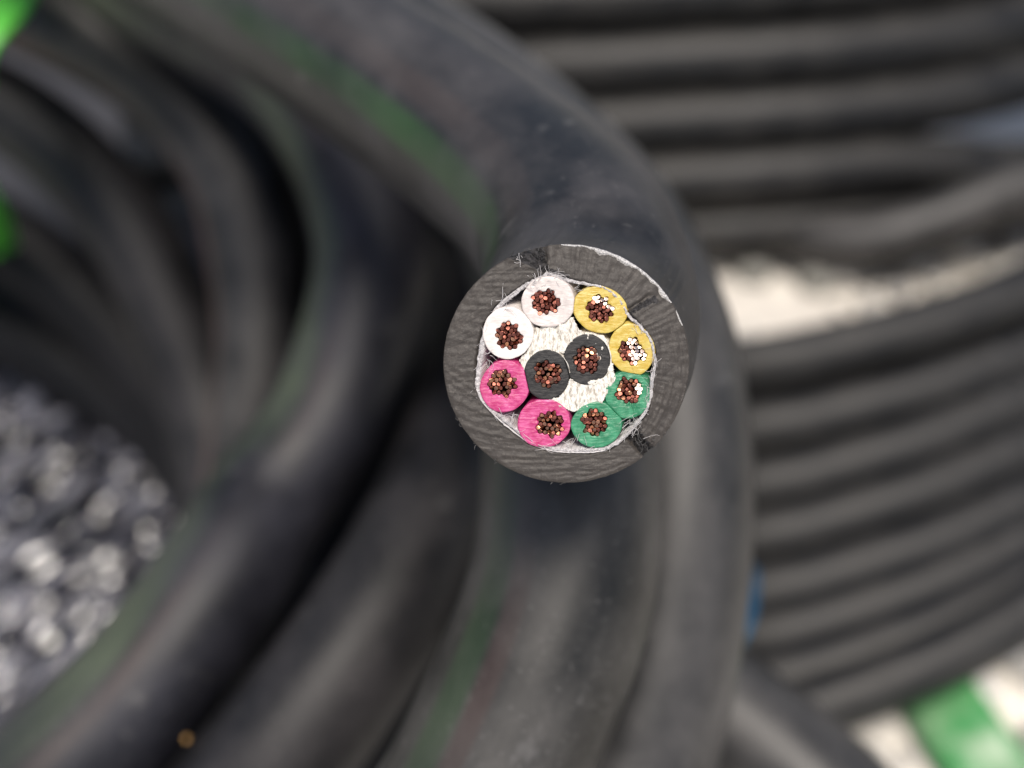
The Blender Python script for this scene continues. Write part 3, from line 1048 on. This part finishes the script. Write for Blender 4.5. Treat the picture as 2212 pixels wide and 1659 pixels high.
# ------------------------------------------------------------------ straps, cord, flakes
k = NT('green_strap_plastic')
s1 = k.noise(k.coord('Object'), 90, 4, 0.6)
M_strap = k.out(k.mix(k.ramp(s1, 0.42, 0.66), (0.05, 0.26, 0.075), (0.30, 0.42, 0.27)), 0.4, k.bump(s1, 0.0006, 0.4))
k = NT('bright_green_strap_plastic')
s1 = k.noise(k.coord('Object'), 70, 3)
M_strap2 = k.out(k.mix(s1, (0.08, 0.50, 0.04), (0.16, 0.70, 0.09)), 0.35)
def strap(name, pts, wvec, width, thick, mat, closed=False):
    c = catmull(pts + ([pts[0]] if closed else []), 0.002)
    vs, fs = [], []
    for i, p in enumerate(c):
        t = (c[min(i + 1, len(c) - 1)] - c[max(i - 1, 0)]).normalized()
        w = (wvec - t * wvec.dot(t)).normalized()
        nrm = t.cross(w)
        for a, b in ((-1, -1), (-0.5, -1.15), (0, -1.2), (0.5, -1.15), (1, -1), (1, 1), (0.5, 1.15), (0, 1.2), (-0.5, 1.15), (-1, 1)):
            vs.append(p + w * (a * width / 2) + nrm * (b * thick / 2))
    for i in range(len(c) - 1):
        for k_ in range(10):
            fs.append((i * 10 + k_, i * 10 + (k_ + 1) % 10, (i + 1) * 10 + (k_ + 1) % 10, (i + 1) * 10 + k_))
    n_ = len(c) - 1
    fs.append(tuple(range(10))[::-1]); fs.append(tuple(n_ * 10 + k_ for k_ in range(10)))
    return mesh_obj(name, vs, fs, mat, None, None)
o = strap('binding_strap', [P(*p) for p in [(-20, -190, .222), (-18, 0, .21), (-112, 120, .204), (-150, 260, .212), (-135, 370, .226),
           (-75, 470, .244), (-48, 540, .264), (-70, 600, .285), (-150, 560, .305), (-160, 300, .288), (-120, 0, .262), (-60, -180, .245)]],
          CX + CY * 0.3, 0.0185, 0.0012, M_strap2, True)
tag(o, 'bright green strap binding the coil at the left edge', 'strap', 'green binding straps')
o = strap('binding_strap', [P(*p) for p in [(1990, 1440, .246), (2040, 1525, .2345), (2095, 1605, .2275), (2155, 1685, .2225), (2230, 1795, .213), (2320, 1940, .200)]],
          CX * 1.0 + CY * 0.75, 0.0175, 0.0014, M_strap)
tag(o, 'scuffed green strap lying on the pale ground beside the right coil', 'strap', 'green binding straps')
k = NT('blue_cord')
M_blue = k.out((0.006, 0.075, 0.16), 0.5)
o = tube('blue_cord', [P(*p) for p in [(1622, 1235, .225), (1622, 1275, .208), (1618, 1315, .196), (1608, 1350, .188), (1590, 1385, .184), (1560, 1420, .186)]],
         0.0014, M_blue, None, None, 16, 0.002)
tag(o, 'short blue cord sticking out beside the outer turn of the coil', 'cord')

def flake(name, px, py, d, lx, ly, rot, mat, label, cat, group=None):
    c = P(px, py, d)
    vs, fs = [], []
    n = 9
    for z in (0, 1):
        for a in range(n):
            t = 2 * PI * a / n
            rr = 1 + 0.25 * nz(a * 1.3, px * 0.01)
            x, y = lx * rr * math.cos(t), ly * rr * math.sin(t)
            x, y = x * math.cos(rot) - y * math.sin(rot), x * math.sin(rot) + y * math.cos(rot)
            vs.append(c + CX * x * (1 - 0.25 * z) + CY * y * (1 - 0.25 * z) + CZ * (z * 0.0006 - 0.0004))
    for a in range(n):
        fs.append((a, (a + 1) % n, n + (a + 1) % n, n + a))
    fs.append(tuple(range(n, 2 * n)))
    o = mesh_obj(name, vs, fs, mat)
    tag(o, label, cat, group)
    return o
k = NT('dry_mud')
mn = k.noise(k.coord('Object'), 700, 3)
M_mud = k.out(k.mix(mn, (0.28, 0.25, 0.20), (0.46, 0.42, 0.35)), 0.9)
flake('mud_flake', 1560, 1232, .1350, .0008, .0021, 0.35, M_mud, 'tan flake of dry mud near the edge of the outer turn', 'mud flake', 'mud flakes on the cable')
flake('mud_flake', 1492, 1150, .1312, .0006, .0016, 0.35, M_mud, 'fainter tan mud flake above the brighter one', 'mud flake', 'mud flakes on the cable')
k = NT('amber_grit')
M_grit = k.out((0.42, 0.24, 0.08), 0.4)
flake('grit_speck', 402, 1598, .1462, .0004, .0005, 0.3, M_grit, 'orange grit speck low on the wide turn, left of its twin', 'grit', 'grit specks on the cable')
flake('grit_speck', 495, 1556, .1500, .0004, .0005, 0.3, M_grit, 'dimmer orange grit speck near the dark gap', 'grit', 'grit specks on the cable')

# grey stones in the pale gap
k = NT('grey_stone')
sn = k.noise(k.coord('Object'), 60, 5, 0.6)
M_stone = k.out(k.mix(sn, (0.16, 0.16, 0.14), (0.36, 0.35, 0.32)), 0.85, k.bump(sn, 0.002, 0.5))
def stone(px, py, r, lab):
    c = G(px, py, r * 0.4)
    vs, fs = [], []
    nu, nv = 20, 12
    for a in range(nv + 1):
        for b in range(nu):
            z, rr = math.cos(PI * a / nv), math.sin(PI * a / nv)
            d = Vector((rr * math.cos(2 * PI * b / nu), rr * math.sin(2 * PI * b / nu), z * 0.65))
            f = 1 + 0.28 * noise.noise(d * 1.7 + Vector((px * 0.1, 0, 0)))
            vs.append(c + d * r * f)
    for a in range(nv):
        for b in range(nu):
            fs.append((a * nu + b, (a + 1) * nu + b, (a + 1) * nu + (b + 1) % nu, a * nu + (b + 1) % nu))
    tag(mesh_obj('stone', vs, fs, M_stone), lab, 'stone', 'grey stones in the pale gap')
stone(1628, 588, 0.006, 'grey stone on the pale ground nearest the cut cable')
stone(1765, 600, 0.007, 'grey stone in the middle of the pale gap under the dusty turn')

# ------------------------------------------------------------------ gravel seen through the coil
k = NT('soil_and_shade')
M_soil_shade = k.out((0.035, 0.035, 0.04), 0.8)
sv = [G(px, py, 0.004) for px, py in ((-900, -300), (900, -300), (1300, 700), (1250, 2100), (-900, 2100))]  # earth bed of the gravel, stretched under the coil to paint its gaps dark
soil_shade = mesh_obj('soil_shade_patch', sv, [tuple(range(5))[::-1]], M_soil_shade, smooth=False)
soil_shade['kind'] = 'structure'
k = NT('wet_gravel')
oi = k.n('ShaderNodeNewGeometry')
M_gravel = k.out(k.ramp(oi.outputs['Random Per Island'], 0.45, 1.0, (0.010, 0.010, 0.016, 1), (0.24, 0.237, 0.275, 1)), 0.09, spec=1.0)
vs, fs = [], []
ico_v = []
for a in range(4):
    z = math.cos(PI * (a + 0.5) / 4)
    rr = math.sin(PI * (a + 0.5) / 4)
    for b in range(7):
        ico_v.append((rr * math.cos(2 * PI * b / 7), rr * math.sin(2 * PI * b / 7), z))
for _ in range(3800):
    px, py = R.uniform(-650, 620), R.uniform(640, 2050)
    c = G(px, py, 0.005)
    c.z += R.uniform(-0.001, 0.004)
    l = R.uniform(0.003, 0.0075)
    ax = rad(R.gauss(52, 12))
    w_ = l * R.uniform(0.26, 0.42)
    n0 = len(vs)
    for (x, y, z) in ico_v:
        f = 1 + 0.2 * R.uniform(-1, 1)
        X, Y, Z = x * l * f, y * w_ * f, z * w_ * 0.8 * f
        vs.append(c + Vector((X * math.cos(ax) - Y * math.sin(ax), X * math.sin(ax) + Y * math.cos(ax), Z)))
    for a in range(3):
        for b in range(7):
            b2 = (b + 1) % 7
            fs.append((n0 + a * 7 + b, n0 + (a + 1) * 7 + b, n0 + (a + 1) * 7 + b2, n0 + a * 7 + b2))
    fs.append(tuple(n0 + b for b in range(7)))
gr = mesh_obj('gravel', vs, fs, M_gravel, smooth=False)
gr['kind'] = 'stuff'
gr['label'] = 'wet dark gravel seen through the hollow of the nearest coil'

# pale pebbles that mottle the ground between the right coils
k = NT('pale_pebble')
oi = k.n('ShaderNodeNewGeometry')
M_peb = k.out(k.ramp(oi.outputs['Random Per Island'], 0.0, 1.0, (0.30, 0.29, 0.28, 1), (0.74, 0.71, 0.65, 1)), 0.5)
vs, fs = [], []
for _ in range(170):
    if R.random() < 0.7:
        px, py = 1500 + 850 * R.random() ** 0.6, R.uniform(330, 760)
    else:
        px, py = R.uniform(1780, 2350), R.uniform(1250, 1750)
    l = R.uniform(0.0015, 0.0060) * (1.3 if px > 1780 else 0.8)
    c = G(px, py, l * 0.3)
    ax = R.uniform(0, PI)
    n0 = len(vs)
    for (x, y, z) in ico_v:
        f = 1 + 0.22 * R.uniform(-1, 1)
        X, Y, Z = x * l * f, y * l * 0.75 * f, z * l * 0.55 * f
        vs.append(c + Vector((X * math.cos(ax) - Y * math.sin(ax), X * math.sin(ax) + Y * math.cos(ax), Z)))
    for a in range(3):
        for b in range(7):
            b2 = (b + 1) % 7
            fs.append((n0 + a * 7 + b, n0 + (a + 1) * 7 + b, n0 + (a + 1) * 7 + b2, n0 + a * 7 + b2))
    fs.append(tuple(n0 + b for b in range(7)))
pb = mesh_obj('pebbles', vs, fs, M_peb)
pb['kind'] = 'stuff'
pb['label'] = 'pale and grey pebbles scattered on the ground between the right coils'
